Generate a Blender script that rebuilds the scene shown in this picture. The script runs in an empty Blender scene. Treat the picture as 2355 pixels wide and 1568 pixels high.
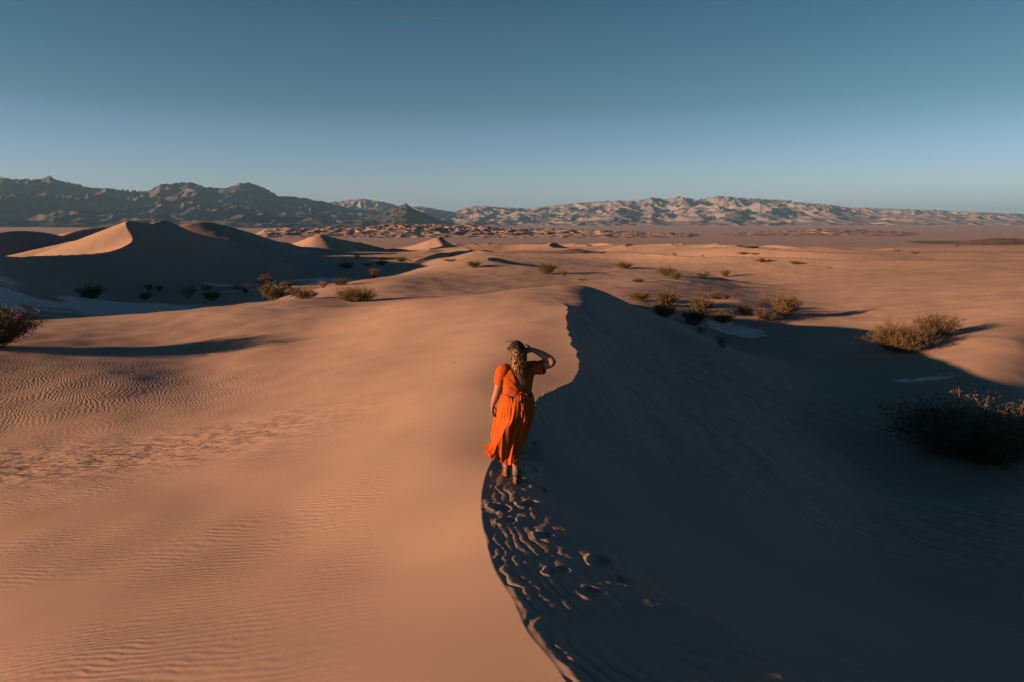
import bpy, bmesh, math, random
import numpy as np
from mathutils import Vector, Matrix
R = math.radians
C = bpy.context.scene.collection
scn = bpy.context.scene

# ------------------------------------------------------------------ camera
PITCH = math.atan(264 / 1569.33)
cam_d = bpy.data.cameras.new('camera'); cam = bpy.data.objects.new('camera', cam_d); C.objects.link(cam)
cam.location = (0, 0, 0); cam.rotation_euler = (math.pi / 2 - PITCH, 0, 0)
cam_d.lens = 24; cam_d.sensor_width = 36; cam_d.clip_start = .05; cam_d.clip_end = 90000
scn.camera = cam
# ------------------------------------------------------------------ sun and sky
SUN_EL, SUN_BACK = R(9.5), R(17)          # elevation; how far behind pure left the sun stands
SUNV = Vector((-math.cos(SUN_BACK) * math.cos(SUN_EL), -math.sin(SUN_BACK) * math.cos(SUN_EL), math.sin(SUN_EL)))
sd = bpy.data.lights.new('sun', 'SUN'); sun = bpy.data.objects.new('sun', sd); C.objects.link(sun)
sun.rotation_euler = SUNV.to_track_quat('Z', 'Y').to_euler()
sd.energy = 5.0; sd.angle = R(.55); sd.color = (1.0, .432, .205)
w = bpy.data.worlds.new('World'); scn.world = w; w.use_nodes = True
nt = w.node_tree; bgn = nt.nodes['Background']
sky = nt.nodes.new('ShaderNodeTexSky'); sky.sky_type = 'NISHITA'; sky.sun_disc = False
sky.sun_elevation = SUN_EL; sky.sun_rotation = math.atan2(SUNV.x, SUNV.y)
sky.air_density = 1.0; sky.dust_density = .6; sky.ozone_density = 2.0; sky.altitude = 0
# the evening sky deepens quickly above the horizon: Nishita graded by height
tcw = nt.nodes.new('ShaderNodeTexCoord'); sxyz = nt.nodes.new('ShaderNodeSeparateXYZ'); rmp = nt.nodes.new('ShaderNodeValToRGB'); mlw = nt.nodes.new('ShaderNodeVectorMath'); mlw.operation = 'MULTIPLY'
nt.links.new(tcw.outputs['Generated'], sxyz.inputs[0]); nt.links.new(sxyz.outputs[2], rmp.inputs[0])
SKYR = [(0, (1.36, 1.40, 2.5)), (.05, (1.30, 1.36, 2.05)), (.16, (.52, .80, .90)), (.30, (.22, .54, .68)), (.5, (.03, .17, .28)), (1, (.015, .11, .21))]
el = rmp.color_ramp.elements
for i, (p_, c_) in enumerate(SKYR):
    e_ = el[i] if i < 2 else el.new(p_)
    e_.position = p_; e_.color = (c_[0] / 3, c_[1] / 3, c_[2] / 3, 1)
ml3 = nt.nodes.new('ShaderNodeVectorMath'); ml3.operation = 'SCALE'; ml3.inputs['Scale'].default_value = 3
nt.links.new(rmp.outputs[0], ml3.inputs[0]); nt.links.new(sky.outputs[0], mlw.inputs[0]); nt.links.new(ml3.outputs[0], mlw.inputs[1])
nt.links.new(mlw.outputs[0], bgn.inputs[0]); bgn.inputs[1].default_value = .05; ml3.inputs['Scale'].default_value = 3 * .53
scn.view_settings.view_transform = 'Standard'; scn.view_settings.look = 'None'
scn.view_settings.gamma = 1; scn.view_settings.exposure = 1.9

# ------------------------------------------------------------------ helpers
def tag(o, label=None, cat=None, group=None, kind=None):
    if label: o['label'] = label
    if cat: o['category'] = cat
    if group: o['group'] = group
    if kind: o['kind'] = kind
    return o
def ray(u, v):
    """direction (per metre forward) of a point of the photo measured at 2354 px width"""
    X = (np.asarray(u, float) - 1177) / 1569.33; Y = (np.asarray(v, float) - 784) / 1569.33
    cp, sp = math.cos(PITCH), math.sin(PITCH)
    fy = cp - Y * sp
    return X / fy, (-sp - Y * cp) / fy
def P(u, v, y):
    a, b = ray(u, v); return (float(a) * y, y, float(b) * y)

_rng = np.random.RandomState(7)
_perm = _rng.permutation(4096).astype(np.int64)
_ang = _rng.rand(4096) * 2 * math.pi
_gx, _gy = np.cos(_ang), np.sin(_ang)
def noise(x, y, seed=0):
    x = np.asarray(x, float) + seed * 17.31; y = np.asarray(y, float) + seed * 9.17
    xi = np.floor(x).astype(np.int64); yi = np.floor(y).astype(np.int64)
    xf = x - xi; yf = y - yi
    ux = xf * xf * xf * (xf * (xf * 6 - 15) + 10); uy = yf * yf * yf * (yf * (yf * 6 - 15) + 10)
    def g(ix, iy, dx, dy):
        h = _perm[(_perm[ix & 4095] + iy) & 4095]
        return _gx[h] * dx + _gy[h] * dy
    a = g(xi, yi, xf, yf); b = g(xi + 1, yi, xf - 1, yf)
    c = g(xi, yi + 1, xf, yf - 1); d = g(xi + 1, yi + 1, xf - 1, yf - 1)
    return ((a + (b - a) * ux) * (1 - uy) + (c + (d - c) * ux) * uy) * 1.5
def fbm(x, y, o=4, seed=0, gain=.5):
    s = 0; a = 1
    for k in range(o):
        s = s + a * noise(x, y, seed + k * 3); x = x * 2.03; y = y * 2.03; a *= gain
    return s
def sstep(a, b, x):
    t = np.clip((x - a) / (b - a), 0, 1); return t * t * (3 - 2 * t)
def smax(a, b, k):
    h = np.clip(.5 + .5 * (a - b) / k, 0, 1); return b + (a - b) * h + k * h * (1 - h)
def smin(a, b, k): return -smax(-a, -b, k)

# ------------------------------------------------------------------ terrain control points: photo position + metres forward
CREST = [(1420,1800,1.55),(1300,1568,2.26),(1210,1450,2.85),(1160,1350,3.6),(1125,1270,4.45),(1108,1200,5.35),(1106,1150,6.15),(1118,1090,7.35),
         (1150,1030,8.6),(1190,975,9.9),(1225,930,11.0),(1270,898,12.2),(1310,880,12.9),(1332,850,14.2),(1328,820,15.6),(1316,790,17.2),
         (1305,750,20.4),(1302,710,24.5)]
SHARED = [ # far terrain, common to both sides
 (1285,690,27.5),(1250,668,31),(1280,651,38),(1340,652,38.5),(1180,656,37),(1385,664,39),(1100,668,36.5),
 (1400,655,66),(1240,642,78),(1100,642,75),(1000,636,80),(900,648,62),(820,655,62),
 (1250,625,100),(1100,620,105),(1400,632,90),(1500,640,76),(1600,640,84),
 (1465,690,50),(1600,690,55),(1700,690,57),(1800,700,58),(1900,690,62),(1560,665,63),
 (1700,650,88),(2000,650,74),(2354,700,42),(2354,620,72),(2150,600,112),(2354,600,96),(2000,700,54),(2200,720,44),
 (2000,600,125),(1700,600,150),(1400,600,145),(1200,598,140),(1050,605,135),
 (1000,588,200),(1300,575,265),(1700,573,330),(2100,572,360),(2354,580,150),(2354,566,400),(2700,590,120),(2700,700,38),(1300,566,500),(1800,566,520),(2300,566,550),(2800,566,550),
 # left valley, its bank and the foot of the big dune
 (60,730,41),(300,718,43),(460,706,45),(600,692,47),(690,686,46),(815,697,42),(-200,740,38),(960,680,38),
 (300,705,80),(500,705,80),(80,715,77),(640,688,54),(500,680,99),(300,660,118),(500,660,118),(700,660,116),(700,640,140),(900,622,168),(100,660,112),(800,640,140),
 (760,655,66),(850,638,78),(960,626,98),(1000,610,150),(820,612,165),
 (1000,575,340),(700,566,420),(300,562,420),(0,560,420),(-400,562,420),
]
LEFT = [ # windward side of the near dune
 (900,1568,2.62),(500,1568,3.05),(0,1568,3.9),(-400,1568,4.8),(900,1300,4.95),(400,1300,6.3),(0,1300,7.1),(-500,1300,8.2),(1000,1200,5.85),(700,1200,7.2),
 (1000,1050,8.6),(900,950,12.3),(600,1000,12.9),(300,1050,12.7),(0,1100,11.9),(-400,1100,12.5),
(0,1000,15.6),(200,885,20.6),(0,870,21.3),(300,880,21.2),(430,862,23.5),(-300,900,19),(-600,950,16.2),
 (0,800,27),(-300,800,26),(300,800,28.5),(600,800,27.4),(700,800,26.8),(600,760,32),(300,760,34),(0,760,33),
 (900,750,27.5),(1100,700,28.8),(1000,800,20.8),(1150,800,17.3),(1180,860,13.9),(1100,900,12.2),(800,860,19),(850,710,36),(700,730,36),(1230,740,22)]
LEFTX = [(2.5,1.5,-1.2),(2.5,3,-1.4),(3,5,-1.9),(3,8,-2.3),(4,12,-2.5),(5,16,-2.5),(5,21,-2.5),(9,10,-2.0),(9,20,-2.2),(8,27,-3.2),(14,14,-3),(16,24,-3.5),
 (0.3,0,-1.62),(.8,-2,-1.5),(-3,0,-2.1),(-8,0,-3.3),(-8,-6,-3.2),(-20,0,-4.6),(-20,12,-4.6),(-30,20,-4.9),(-30,-20,-4.6),(-50,0,-6),(5,-8,-1.2),(-60,-60,-7),(60,-60,-6),(60,0,-5.5),(-45,30,-5.6)]
RIGHT = [
 (2354,1568,5.3),(2800,1500,7.5),(2354,1200,13.0),(2000,1300,9.4),(1700,1568,3.5),(2000,1568,4.3),(1450,1568,2.34),(1390,1400,3.42),(1300,1300,4.35),(1250,1200,5.5),(1500,1300,4.85),(1560,1400,4.05),(1500,1500,3.0),
 (1230,1112,7.42),(1300,1060,8.65),(1330,980,11.1),(1700,1200,8.9),(1500,1150,8.6),(1500,1000,12.5),(1700,1000,15),(1700,900,21.3),(1500,880,18.2),(2000,900,26.5),(2000,1100,16.8),(2354,1000,21.5),(2354,900,25.5),(2200,1050,19.5),
 (1345,690,28.2),(1395,692,33),(1400,800,20.4),(1500,760,28.5),(1450,700,37),(1550,740,33.5),(1645,795,27.3),(1650,850,23.5),
 (1685,762,45),(1660,800,36.5),(1850,800,36),(1800,760,46),(2000,770,42),(2095,800,35),(2354,800,31),(1900,850,30),(1560,716,47),(2600,900,30),(2900,1200,20)]
RIGHTX = [(.9,.5,-1.75),(1.3,-2,-1.7),(-2.5,2,-1.3),(-3,5,-1.9),(-3,8,-1.8),(-2,11,-1.4),(-2,16,-1.2),(-1,21,-1.5),(-8,12,.5),(-8,20,1),(-6,4,-1.2),(-10,28,-1),(-12,0,-.5),
 (4,0,-3.0),(6,-4,-3.5),(12,0,-5.6),(30,0,-6.2),(60,0,-6.5),(60,-60,-6.5),(50,30,-6.3),(-60,-40,3),(-30,28,0.2),(-50,5,0)]
def g_(r): return np.log1p(r / 4.0)
def warp(x, y):
    r = np.hypot(x, y) + 1e-6; k = g_(r) / r
    return x * k, y * k
class TPS:
    def __init__(s, pts, lam=1e-4):
        p = np.array(pts, float); s.u, s.v = warp(p[:, 0], p[:, 1]); n = len(p)
        d = np.hypot(s.u[:, None] - s.u, s.v[:, None] - s.v) + 1e-9
        K = d * d * np.log(d) + lam * np.eye(n); Q = np.c_[np.ones(n), s.u, s.v]
        A = np.block([[K, Q], [Q.T, np.zeros((3, 3))]])
        s.w = np.linalg.solve(A, np.r_[p[:, 2], np.zeros(3)])
    def raw(s, U, V):
        o = s.w[-3] + s.w[-2] * U + s.w[-1] * V
        for a, b, c in zip(s.u, s.v, s.w):
            d = (U - a) ** 2 + (V - b) ** 2 + 1e-18
            o += c * .5 * d * np.log(d)
        return o
    def bake(s, lim=7.2, n=560):
        s.lim = lim; s.n = n; g = np.linspace(-lim, lim, n); U, V = np.meshgrid(g, g, indexing='ij'); s.tab = s.raw(U, V); return s
    def __call__(s, x, y):
        U, V = warp(x, y)
        fu = np.clip((U + s.lim) / (2 * s.lim) * (s.n - 1), 1, s.n - 3.001); fv = np.clip((V + s.lim) / (2 * s.lim) * (s.n - 1), 1, s.n - 3.001)
        i = fu.astype(int); j = fv.astype(int); a = fu - i; b = fv - j
        def wt(t): return (-.5*t+t*t-.5*t**3, 1-2.5*t*t+1.5*t**3, .5*t+2*t*t-1.5*t**3, -.5*t*t+.5*t**3)
        wa, wb = wt(a), wt(b); o = 0
        for m in range(4):
            for n_ in range(4): o = o + wa[m] * wb[n_] * s.tab[i + m - 1, j + n_ - 1]
        return o
FAR = [(x, y, z) for (x, y, z) in [(2,48,-4.75),(-5,49,-4.9),(8,46,-5.4),(-900,900,-17),(0,1500,-22),(900,900,-17),(1500,0,-17),(-1500,0,-17),(0,-900,-12),(-250,60,-10),(250,60,-9),(-250,-150,-10),(250,-150,-9)]]
crest3 = [P(*c) for c in CREST]; shared3 = [P(*c) for c in SHARED] + FAR
TW = TPS(crest3 + shared3 + [P(*c) for c in LEFT] + LEFTX).bake()
TL = TPS(crest3 + shared3 + [P(*c) for c in RIGHT] + RIGHTX).bake()

def polyline(x, y, pts):
    """signed distance (positive to the right of travel) and value along a polyline of (x, y, z, ...)"""
    best = np.full(np.shape(x), 1e18); sg = np.zeros(np.shape(x)); val = np.zeros(np.shape(x))
    for a, b in zip(pts[:-1], pts[1:]):
        dx, dy = b[0] - a[0], b[1] - a[1]; L2 = dx * dx + dy * dy
        t = np.clip(((x - a[0]) * dx + (y - a[1]) * dy) / L2, 0, 1)
        ex = x - a[0] - t * dx; ey = y - a[1] - t * dy; d = ex * ex + ey * ey
        side = np.where(dy * (x - a[0]) - dx * (y - a[1]) > 0, 1., -1.)
        m = d < best
        best = np.where(m, d, best); sg = np.where(m, side, sg); val = np.where(m, a[2] + (b[2] - a[2]) * t, val)
    return np.sqrt(best) * sg, val
def smooth_line(pts, n=6):
    p = np.array(pts, float); q = np.vstack([2 * p[0] - p[1], p, 2 * p[-1] - p[-2]]); o = []
    for i in range(1, len(q) - 2):
        for k in range(n):
            t = k / n; a, b, c, d = q[i - 1], q[i], q[i + 1], q[i + 2]
            o.append(.5 * (2 * b + (c - a) * t + (2 * a - 5 * b + 4 * c - d) * t * t + (3 * b - a - 3 * c + d) * t ** 3))
    o.append(p[-1]); return [tuple(r) for r in o]
# big dune at the left: its long crest, steep side to the right
BIG = smooth_line([(-50,38,-4.6),(-58,50,-2.4),(-64,62,-.9),(-69,75,-.4),(-72,86,-1.6),P(0,588,97),P(100,586,110),P(250,579,119),P(298,562,125),P(304,540,129),P(290,508,135),P(330,512,150),P(400,520,172),P(470,540,190),P(560,560,205)], 4)
# (crest line, lee slope, windward slope) of further dunes
RIDGES = [
 (smooth_line([P(-60,545,175),P(0,533,180),P(60,530,190),P(130,538,205),P(190,552,214)], 4), .5, .18),
 (smooth_line([P(130,552,225),P(185,526,235),P(260,521,245),P(310,525,262)], 4), .5, .17),
 (smooth_line([P(350,520,190),P(372,505,196),P(395,512,204),P(412,524,212)], 4), .5, .24),
 (smooth_line([P(400,525,235),P(440,511,240),P(490,512,250),P(560,530,262),P(620,549,275),P(660,560,285)], 4), .30, .2),
 (smooth_line([P(690,560,300),P(732,537,300),P(770,547,312),P(830,558,330)], 4), .5, .17),
 (smooth_line([P(920,570,330),P(1000,552,330),P(1022,556,345),P(1060,568,370)], 4), .5, .14),
]
def crest_height(x, y, pts, soft=2.5):
    a = b = 0; q = smooth_line(pts, 3)
    s0 = [(q[i][0], q[i][1], q[i][2]) for i in range(len(q))]
    dmin = np.full(np.shape(x), 1e18)
    for p in s0: dmin = np.minimum(dmin, (x - p[0]) ** 2 + (y - p[1]) ** 2)
    for p in s0:
        w_ = np.exp(-((x - p[0]) ** 2 + (y - p[1]) ** 2 - dmin) / (2 * (soft ** 2 + .04 * dmin))); a = a + w_ * p[2]; b = b + w_
    return a / b
def ridge(x, y, pts, lee, ww):
    s, zc = polyline(x, y, pts); zc = crest_height(x, y, pts, 3.)
    return zc - np.where(s > 0, lee * s - .0009 * np.minimum(s, 60) ** 2 * lee * 2, -ww * s)
def tri(q, c=.74):
    f = q - np.floor(q); return np.where(f < c, f / c, (1 - f) / (1 - c))
def dune_field(x, y):
    rt = x / np.maximum(y, 1)
    m = sstep(72, 120, y - .1 * x) * (1 - sstep(520, 700, np.hypot(x, y))) * sstep(-.20, -.03, rt)
    m = m * (1 - .6 * sstep(.28, .55, rt))
    w1 = 1.0 * noise(x / 70, y / 90, 3) + .35 * noise(x / 30, y / 40, 5)
    q = (x * .96 + y * .28) / 42 + w1
    a = np.clip(.75 + 1.0 * noise(x / 60, y / 60, 8), .1, 1.3); p = tri(q, .80)
    q2 = (x * .97 + y * .22) / 23 + .9 * noise(x / 40, y / 40, 11)
    a2 = np.clip(.25 + 1.2 * noise(x / 45, y / 45, 14), 0, 1) * sstep(150, 260, y)
    return m * ((4.4 - 1.2 * sstep(200, 400, y)) * a * (p * (.65 + .35 * p) - .45) + 1.5 * a2 * tri(q2, .7))
def mound(x, y, cx, cy, h, rx, ry=None): return h * np.exp(-((x - cx) / rx) ** 2 - ((y - cy) / (ry or rx)) ** 2)
MOUNDS = [(-22, 17, .30, 7, 6), (18.6, 53, .55, 4.5, 3.5), (20.5, 36.5, .35, 3.0, 2.2)]
def height(x, y, fine=True):
    x = np.asarray(x, float); y = np.asarray(y, float)
    Wd, Le = TW(x, y), TL(x, y)
    # the crest wavers a little where it crumbles
    rag = .05 * noise(x * 1.5, y * 1.1, 21) * sstep(11, 13, y) * (1 - sstep(24, 28, y)) + .02 * noise(x * 4, y * 3, 22) * sstep(9, 11, y) * (1 - sstep(24, 28, y))
    near = np.minimum(Wd, Le + rag)
    k = sstep(24, 33, np.hypot(x, y)); z = near * (1 - k) + smin(Wd, Le, .6) * k
    for (cx, cy, h, rx, ry) in MOUNDS: z = z + mound(x, y, cx, cy, h, rx, ry)
    big_m = (y > 25) & (x < 60) & (np.hypot(x, y) < 800)
    xb, yb = x[big_m], y[big_m]; zb = z[big_m]
    s, zc = polyline(xb, yb, BIG); zc = crest_height(xb, yb, BIG)
    lee = zc - np.where(s > 0, .50 * s - .004 * np.clip(s, 0, 26) ** 2 - .13 * np.clip(s - 16, 0, 200), 0)
    wwd = zc + .40 * s
    zb = smax(np.where(s > 0, lee, wwd), zb, 1.2)
    for pts, l, w_ in RIDGES: zb = smax(ridge(xb, yb, pts, l, w_), zb, .6)
    z[big_m] = zb
    z = z + dune_field(x, y)
    rr = np.hypot(x, y)
    z = z + .12 * fbm(x / 9, y / 9, 3, 31) * sstep(14, 40, rr) + .02 * noise(x / 1.3, y / 1.3, 35)
    # far plain and the fans that climb to the mountains
    far = -19 + .25 * fbm(x / 120, y / 120, 3, 41) - 6 * sstep(600, 1500, rr) + 40 * sstep(2400, 10500, rr)
    z = z + (far - z) * sstep(560, 760, rr)
    if fine: z = z + ledge(x, y)
    return z
FOOT = []
def ledge(x, y):
    """wind ripples and footprints on the strip just right of the near crest"""
    z = np.zeros(x.shape); q = (y > 1.2) & (y < 10.5) & (np.abs(x) < 4.5)
    if not q.any(): return z
    X, Y = x[q], y[q]; s, _ = polyline(X, Y, LC)
    wid = np.interp(Y, [1.5, 3.5, 5, 7, 9.5], [1.1, 1.15, .85, .60, .35]); t = s / wid + .22 * noise(X * 1.3, Y * .9, 51)
    m = sstep(.0, .05, s) * (1 - sstep(.75, 1.25, t)) * (1 - sstep(8.6, 10.2, Y))
    # height of the grazing sunlight that passes over the crest
    hx, hy = SUNV.x / math.cos(SUN_EL), SUNV.y / math.cos(SUN_EL); gl = np.full(X.shape, -99.)
    for a, b in zip(LCT[:-1], LCT[1:]):
        ex, ey = b[0] - a[0], b[1] - a[1]; det = hx * -ey + hy * ex
        px, py = a[0] - X, a[1] - Y; tt = (px * -ey + py * ex) / det; uu = (hx * py - hy * px) / det
        ok = (uu >= 0) & (uu <= 1) & (tt > 0); gl = np.where(ok, np.maximum(gl, a[2] + (b[2] - a[2]) * uu - tt * math.tan(SUN_EL)), gl)
    base = np.minimum(TW(X, Y), TL(X, Y)); m = m * (gl > -50)
    wx = X + .05 * noise(X * 4, Y * 4, 52); wy = Y
    ph = (s + .13 * noise(wx * 1.3, wy * 1.0, 54) + .045 * noise(wx * 4.5, wy * 3.2, 55) + .012 * noise(wx * 12, wy * 9, 50)) / (.088 + .03 * sstep(.3, .9, t))
    rip = .5 - .5 * np.cos(2 * np.pi * (ph + .12 * np.sin(2 * np.pi * ph))); amp = .5 + .9 * np.clip(noise(X * 1.6, Y * 1.3, 56) + .45, 0, 1)
    big = np.clip(noise(X * 2.6 + 3, Y * 2.0, 57) + .1, 0, 1) * .009 * sstep(.2, .6, t) * (1 - sstep(.75, 1., t)) + .0045 * noise(X * 5, Y * 4, 58)
    target = gl - np.interp(Y, [2.2, 3.4, 4.6, 6], [.0008, .0006, .0036, .0052]) - .009 * sstep(.7, 1.15, t) + .0066 * amp * rip + big + .0014 * fbm(X * 22, Y * 16, 2, 59)
    z[q] = m * np.clip(target - base, -.2, .35)
    for (fx, fy, fa, fr) in FOOT:
        dx, dy = x - fx, y - fy; ca, sa = math.cos(fa), math.sin(fa)
        a, b = (dx * ca - dy * sa) / (.085 * fr), (dx * sa + dy * ca) / (.15 * fr); d = np.sqrt(a * a + b * b)
        d = d + .22 * noise(x * 16, y * 11, 90); z = z + fr * (-.020 * (1 - sstep(.55, 1.05, d)) + .009 * np.exp(-((d - 1.25) / .25) ** 2))
    return z
LC = smooth_line([(a, b, c) for a, b, c in crest3], 3)
def crest_top():
    q = [p for p in smooth_line([(a, b, c) for a, b, c in crest3], 10) if p[1] < 16]; o = []
    for i, p in enumerate(q):
        d = np.array(q[min(i + 1, len(q) - 1)]) - np.array(q[max(i - 1, 0)]); n = np.array([d[1], -d[0]]) / np.hypot(d[0], d[1]); k = np.linspace(-.35, .35, 71)
        X, Y = p[0] + n[0] * k, p[1] + n[1] * k; Z = np.minimum(TW(X, Y), TL(X, Y)) - k * (n[0] * SUNV.x + n[1] * SUNV.y) * -math.tan(SUN_EL); j = int(np.argmax(Z))
        o.append((X[j], Y[j], float(np.minimum(TW(X[j:j+1], Y[j:j+1]), TL(X[j:j+1], Y[j:j+1]))[0])))
    return o
LCT = crest_top()
def march(u, v, y0=2.0, y1=900):
    """first ground point seen at a photo position"""
    a, b = ray(u, v); ys = np.exp(np.linspace(math.log(y0), math.log(y1), 3000))
    d = height(a * ys, ys, False) - b * ys
    i = np.argmax(d > 0) if (d > 0).any() else len(ys) - 1
    y = ys[i]; return float(a) * y, float(y), float(height(np.array([a * y]), np.array([y]), False)[0])
def gz(x, y): return float(height(np.array([x]), np.array([y]))[0])

# footprints beyond and around the walker
fr_ = random.Random(4)
for k, (u, v, y) in enumerate([(1225,1010,9.3),(1205,985,9.7),(1240,955,10.5),(1222,940,10.9),(1262,918,11.8),(1225,1075,7.9),(1192,1030,8.9),(1150,1165,5.95),(1215,1160,6.2),(1165,1195,5.5),(1240,1128,7.1),
    (1380,1300,4.5),(1280,1340,4.1),(1430,1360,4.0),(1250,1240,5.1),(1360,1400,3.6)]):
    p = P(u, v, y); FOOT.append((p[0], p[1], fr_.uniform(-.4, .5), fr_.uniform(.75, 1.05)))

# ------------------------------------------------------------------ materials
def mat(name):
    m = bpy.data.materials.new(name); m.use_nodes = True; nt = m.node_tree
    return m, nt, nt.nodes['Principled BSDF']
def nd(nt, t, **kw):
    n = nt.nodes.new(t)
    for k, v in kw.items():
        if k.startswith('i_'): n.inputs[int(k[2:]) if k[2:].isdigit() else k[2:].replace('_', ' ')].default_value = v
        else: setattr(n, k, v)
    return n
def math_(nt, op, a, b=None):
    n = nt.nodes.new('ShaderNodeMath'); n.operation = op
    for i, q in enumerate((a, b)):
        if q is None: continue
        if isinstance(q, (int, float)): n.inputs[i].default_value = q
        else: nt.links.new(q, n.inputs[i])
    return n.outputs[0]
def mixc(nt, f, a, b):
    n = nt.nodes.new('ShaderNodeMix'); n.data_type = 'RGBA'
    for i, q in ((0, f), (6, a), (7, b)):
        if isinstance(q, (int, float)): n.inputs[i].default_value = q
        elif isinstance(q, tuple): n.inputs[i].default_value = (*q, 1)
        else: nt.links.new(q, n.inputs[i])
    return n.outputs[2]
def simple(name, col, rough=.8, var=.25, scale=8., bump=0., bscale=60.):
    m, nt, b = mat(name); b.inputs['Roughness'].default_value = rough
    tc = nd(nt, 'ShaderNodeTexCoord'); n = nd(nt, 'ShaderNodeTexNoise', i_Scale=scale, i_Detail=4.); nt.links.new(tc.outputs['Object'], n.inputs['Vector'])
    c = mixc(nt, n.outputs[0], tuple(q * (1 - var) for q in col), tuple(min(1, q * (1 + var)) for q in col))
    nt.links.new(c, b.inputs['Base Color'])
    if bump:
        n2 = nd(nt, 'ShaderNodeTexNoise', i_Scale=bscale, i_Detail=3.); nt.links.new(tc.outputs['Object'], n2.inputs['Vector'])
        bp = nd(nt, 'ShaderNodeBump', i_Strength=1., i_Distance=bump); nt.links.new(n2.outputs[0], bp.inputs['Height']); nt.links.new(bp.outputs[0], b.inputs['Normal'])
    return m
SAND = (.285, .262, .235)
def sand_material():
    m, nt, b = mat('sand'); L = nt.links.new
    b.inputs['Roughness'].default_value = .95; b.inputs['Specular IOR Level'].default_value = .15
    geo = nd(nt, 'ShaderNodeNewGeometry'); pos = geo.outputs['Position']
    def attr(n): return nd(nt, 'ShaderNodeAttribute', attribute_name=n).outputs['Fac']
    def nz(scale, detail=3., vec=pos, sc=None):
        if sc:
            mp = nd(nt, 'ShaderNodeMapping'); L(vec, mp.inputs[0]); mp.inputs['Scale'].default_value = sc; mp.inputs['Rotation'].default_value = (0, 0, R(-18)); vec = mp.outputs[0]
        n = nd(nt, 'ShaderNodeTexNoise', i_Scale=scale, i_Detail=detail); L(vec, n.inputs['Vector']); return n.outputs[0]
    streak = nz(.35, 4., sc=(.35, 1.6, 1)); grain = nz(260., 2.); mid = nz(3., 5.)
    c = mixc(nt, streak, tuple(q * .86 for q in SAND), tuple(min(1, q * 1.12) for q in SAND))
    c = mixc(nt, math_(nt, 'MULTIPLY', grain, .35), c, (SAND[0] * .6, SAND[1] * .58, SAND[2] * .55))
    salt = attr('salt'); crack = nd(nt, 'ShaderNodeTexVoronoi', feature='DISTANCE_TO_EDGE', i_Scale=2.2); L(pos, crack.inputs['Vector'])
    sm = math_(nt, 'MULTIPLY', salt, math_(nt, 'GREATER_THAN', math_(nt, 'ADD', crack.outputs['Distance'], math_(nt, 'MULTIPLY', mid, .05)), .045))
    c = mixc(nt, sm, c, (.58, .58, .58))
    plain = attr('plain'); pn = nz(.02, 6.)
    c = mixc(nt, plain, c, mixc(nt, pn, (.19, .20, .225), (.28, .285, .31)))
    L(c, b.inputs['Base Color'])
    # wind ripples
    def wave(rot, sc, dist, warpf):
        wn = nd(nt, 'ShaderNodeTexNoise', i_Scale=.45, i_Detail=2.); L(pos, wn.inputs['Vector'])
        sub = nd(nt, 'ShaderNodeVectorMath', operation='SCALE', i_Scale=warpf); L(wn.outputs[1], sub.inputs[0])
        ad = nd(nt, 'ShaderNodeVectorMath', operation='ADD'); L(pos, ad.inputs[0]); L(sub.outputs[0], ad.inputs[1])
        mp = nd(nt, 'ShaderNodeMapping'); mp.inputs['Rotation'].default_value = (0, 0, R(rot)); L(ad.outputs[0], mp.inputs[0])
        wv = nd(nt, 'ShaderNodeTexWave', wave_type='BANDS', bands_direction='X', wave_profile='SIN', i_Scale=sc, i_Distortion=dist * 1.7, i_Detail=3.)
        wv.inputs['Detail Scale'].default_value = 1.9; L(mp.outputs[0], wv.inputs['Vector']); return wv.outputs['Fac']
    h = math_(nt, 'MULTIPLY', wave(-80, 3.2, 2.2, 1.2), attr('rip_a'))
    h = math_(nt, 'ADD', h, math_(nt, 'MULTIPLY', wave(-22, 2.7, 3.4, 1.8), attr('rip_b')))
    h = math_(nt, 'MULTIPLY', h, math_(nt, 'ADD', math_(nt, 'MULTIPLY', nz(1.1, 3.), 1.6), .15))
    h = math_(nt, 'ADD', h, math_(nt, 'MULTIPLY', wave(-118, 3.0, 1.5, .8), attr('rip_c')))
    h = math_(nt, 'ADD', h, math_(nt, 'MULTIPLY', nz(3.4, 3., sc=(.6, 1.5, 1)), attr('lump')))
    bp = nd(nt, 'ShaderNodeBump', i_Strength=1., i_Distance=1.); L(h, bp.inputs['Height'])
    b2 = nd(nt, 'ShaderNodeBump', i_Strength=.25, i_Distance=.004); L(grain, b2.inputs['Height']); L(bp.outputs[0], b2.inputs['Normal'])
    L(b2.outputs[0], b.inputs['Normal'])
    return m
M_SAND = sand_material()

def grid_mesh(name, X, Y, Z, material, closed=False, attrs=None):
    nr, nc = X.shape
    co = np.stack([X, Y, Z], -1).reshape(-1, 3).astype(np.float32)
    idx = np.arange(nr * nc).reshape(nr, nc)
    nxt = np.roll(idx, -1, 1) if closed else idx[:, 1:]
    cur = idx if closed else idx[:, :-1]
    a, b, c, d = cur[:-1], nxt[:-1], nxt[1:], cur[1:]
    f = np.stack([a, d, c, b], -1).reshape(-1, 4).astype(np.int32)
    me = bpy.data.meshes.new(name); me.vertices.add(len(co)); me.vertices.foreach_set('co', co.ravel())
    me.loops.add(f.size); me.loops.foreach_set('vertex_index', f.ravel())
    me.polygons.add(len(f)); me.polygons.foreach_set('loop_start', np.arange(0, f.size, 4, dtype=np.int32))
    me.polygons.foreach_set('use_smooth', np.ones(len(f), bool)); me.update()
    for k, v in (attrs or {}).items():
        at = me.attributes.new(k, 'FLOAT', 'POINT'); at.data.foreach_set('value', np.asarray(v, np.float32).ravel())
    me.materials.append(material)
    o = bpy.data.objects.new(name, me); C.objects.link(o); return o

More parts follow.
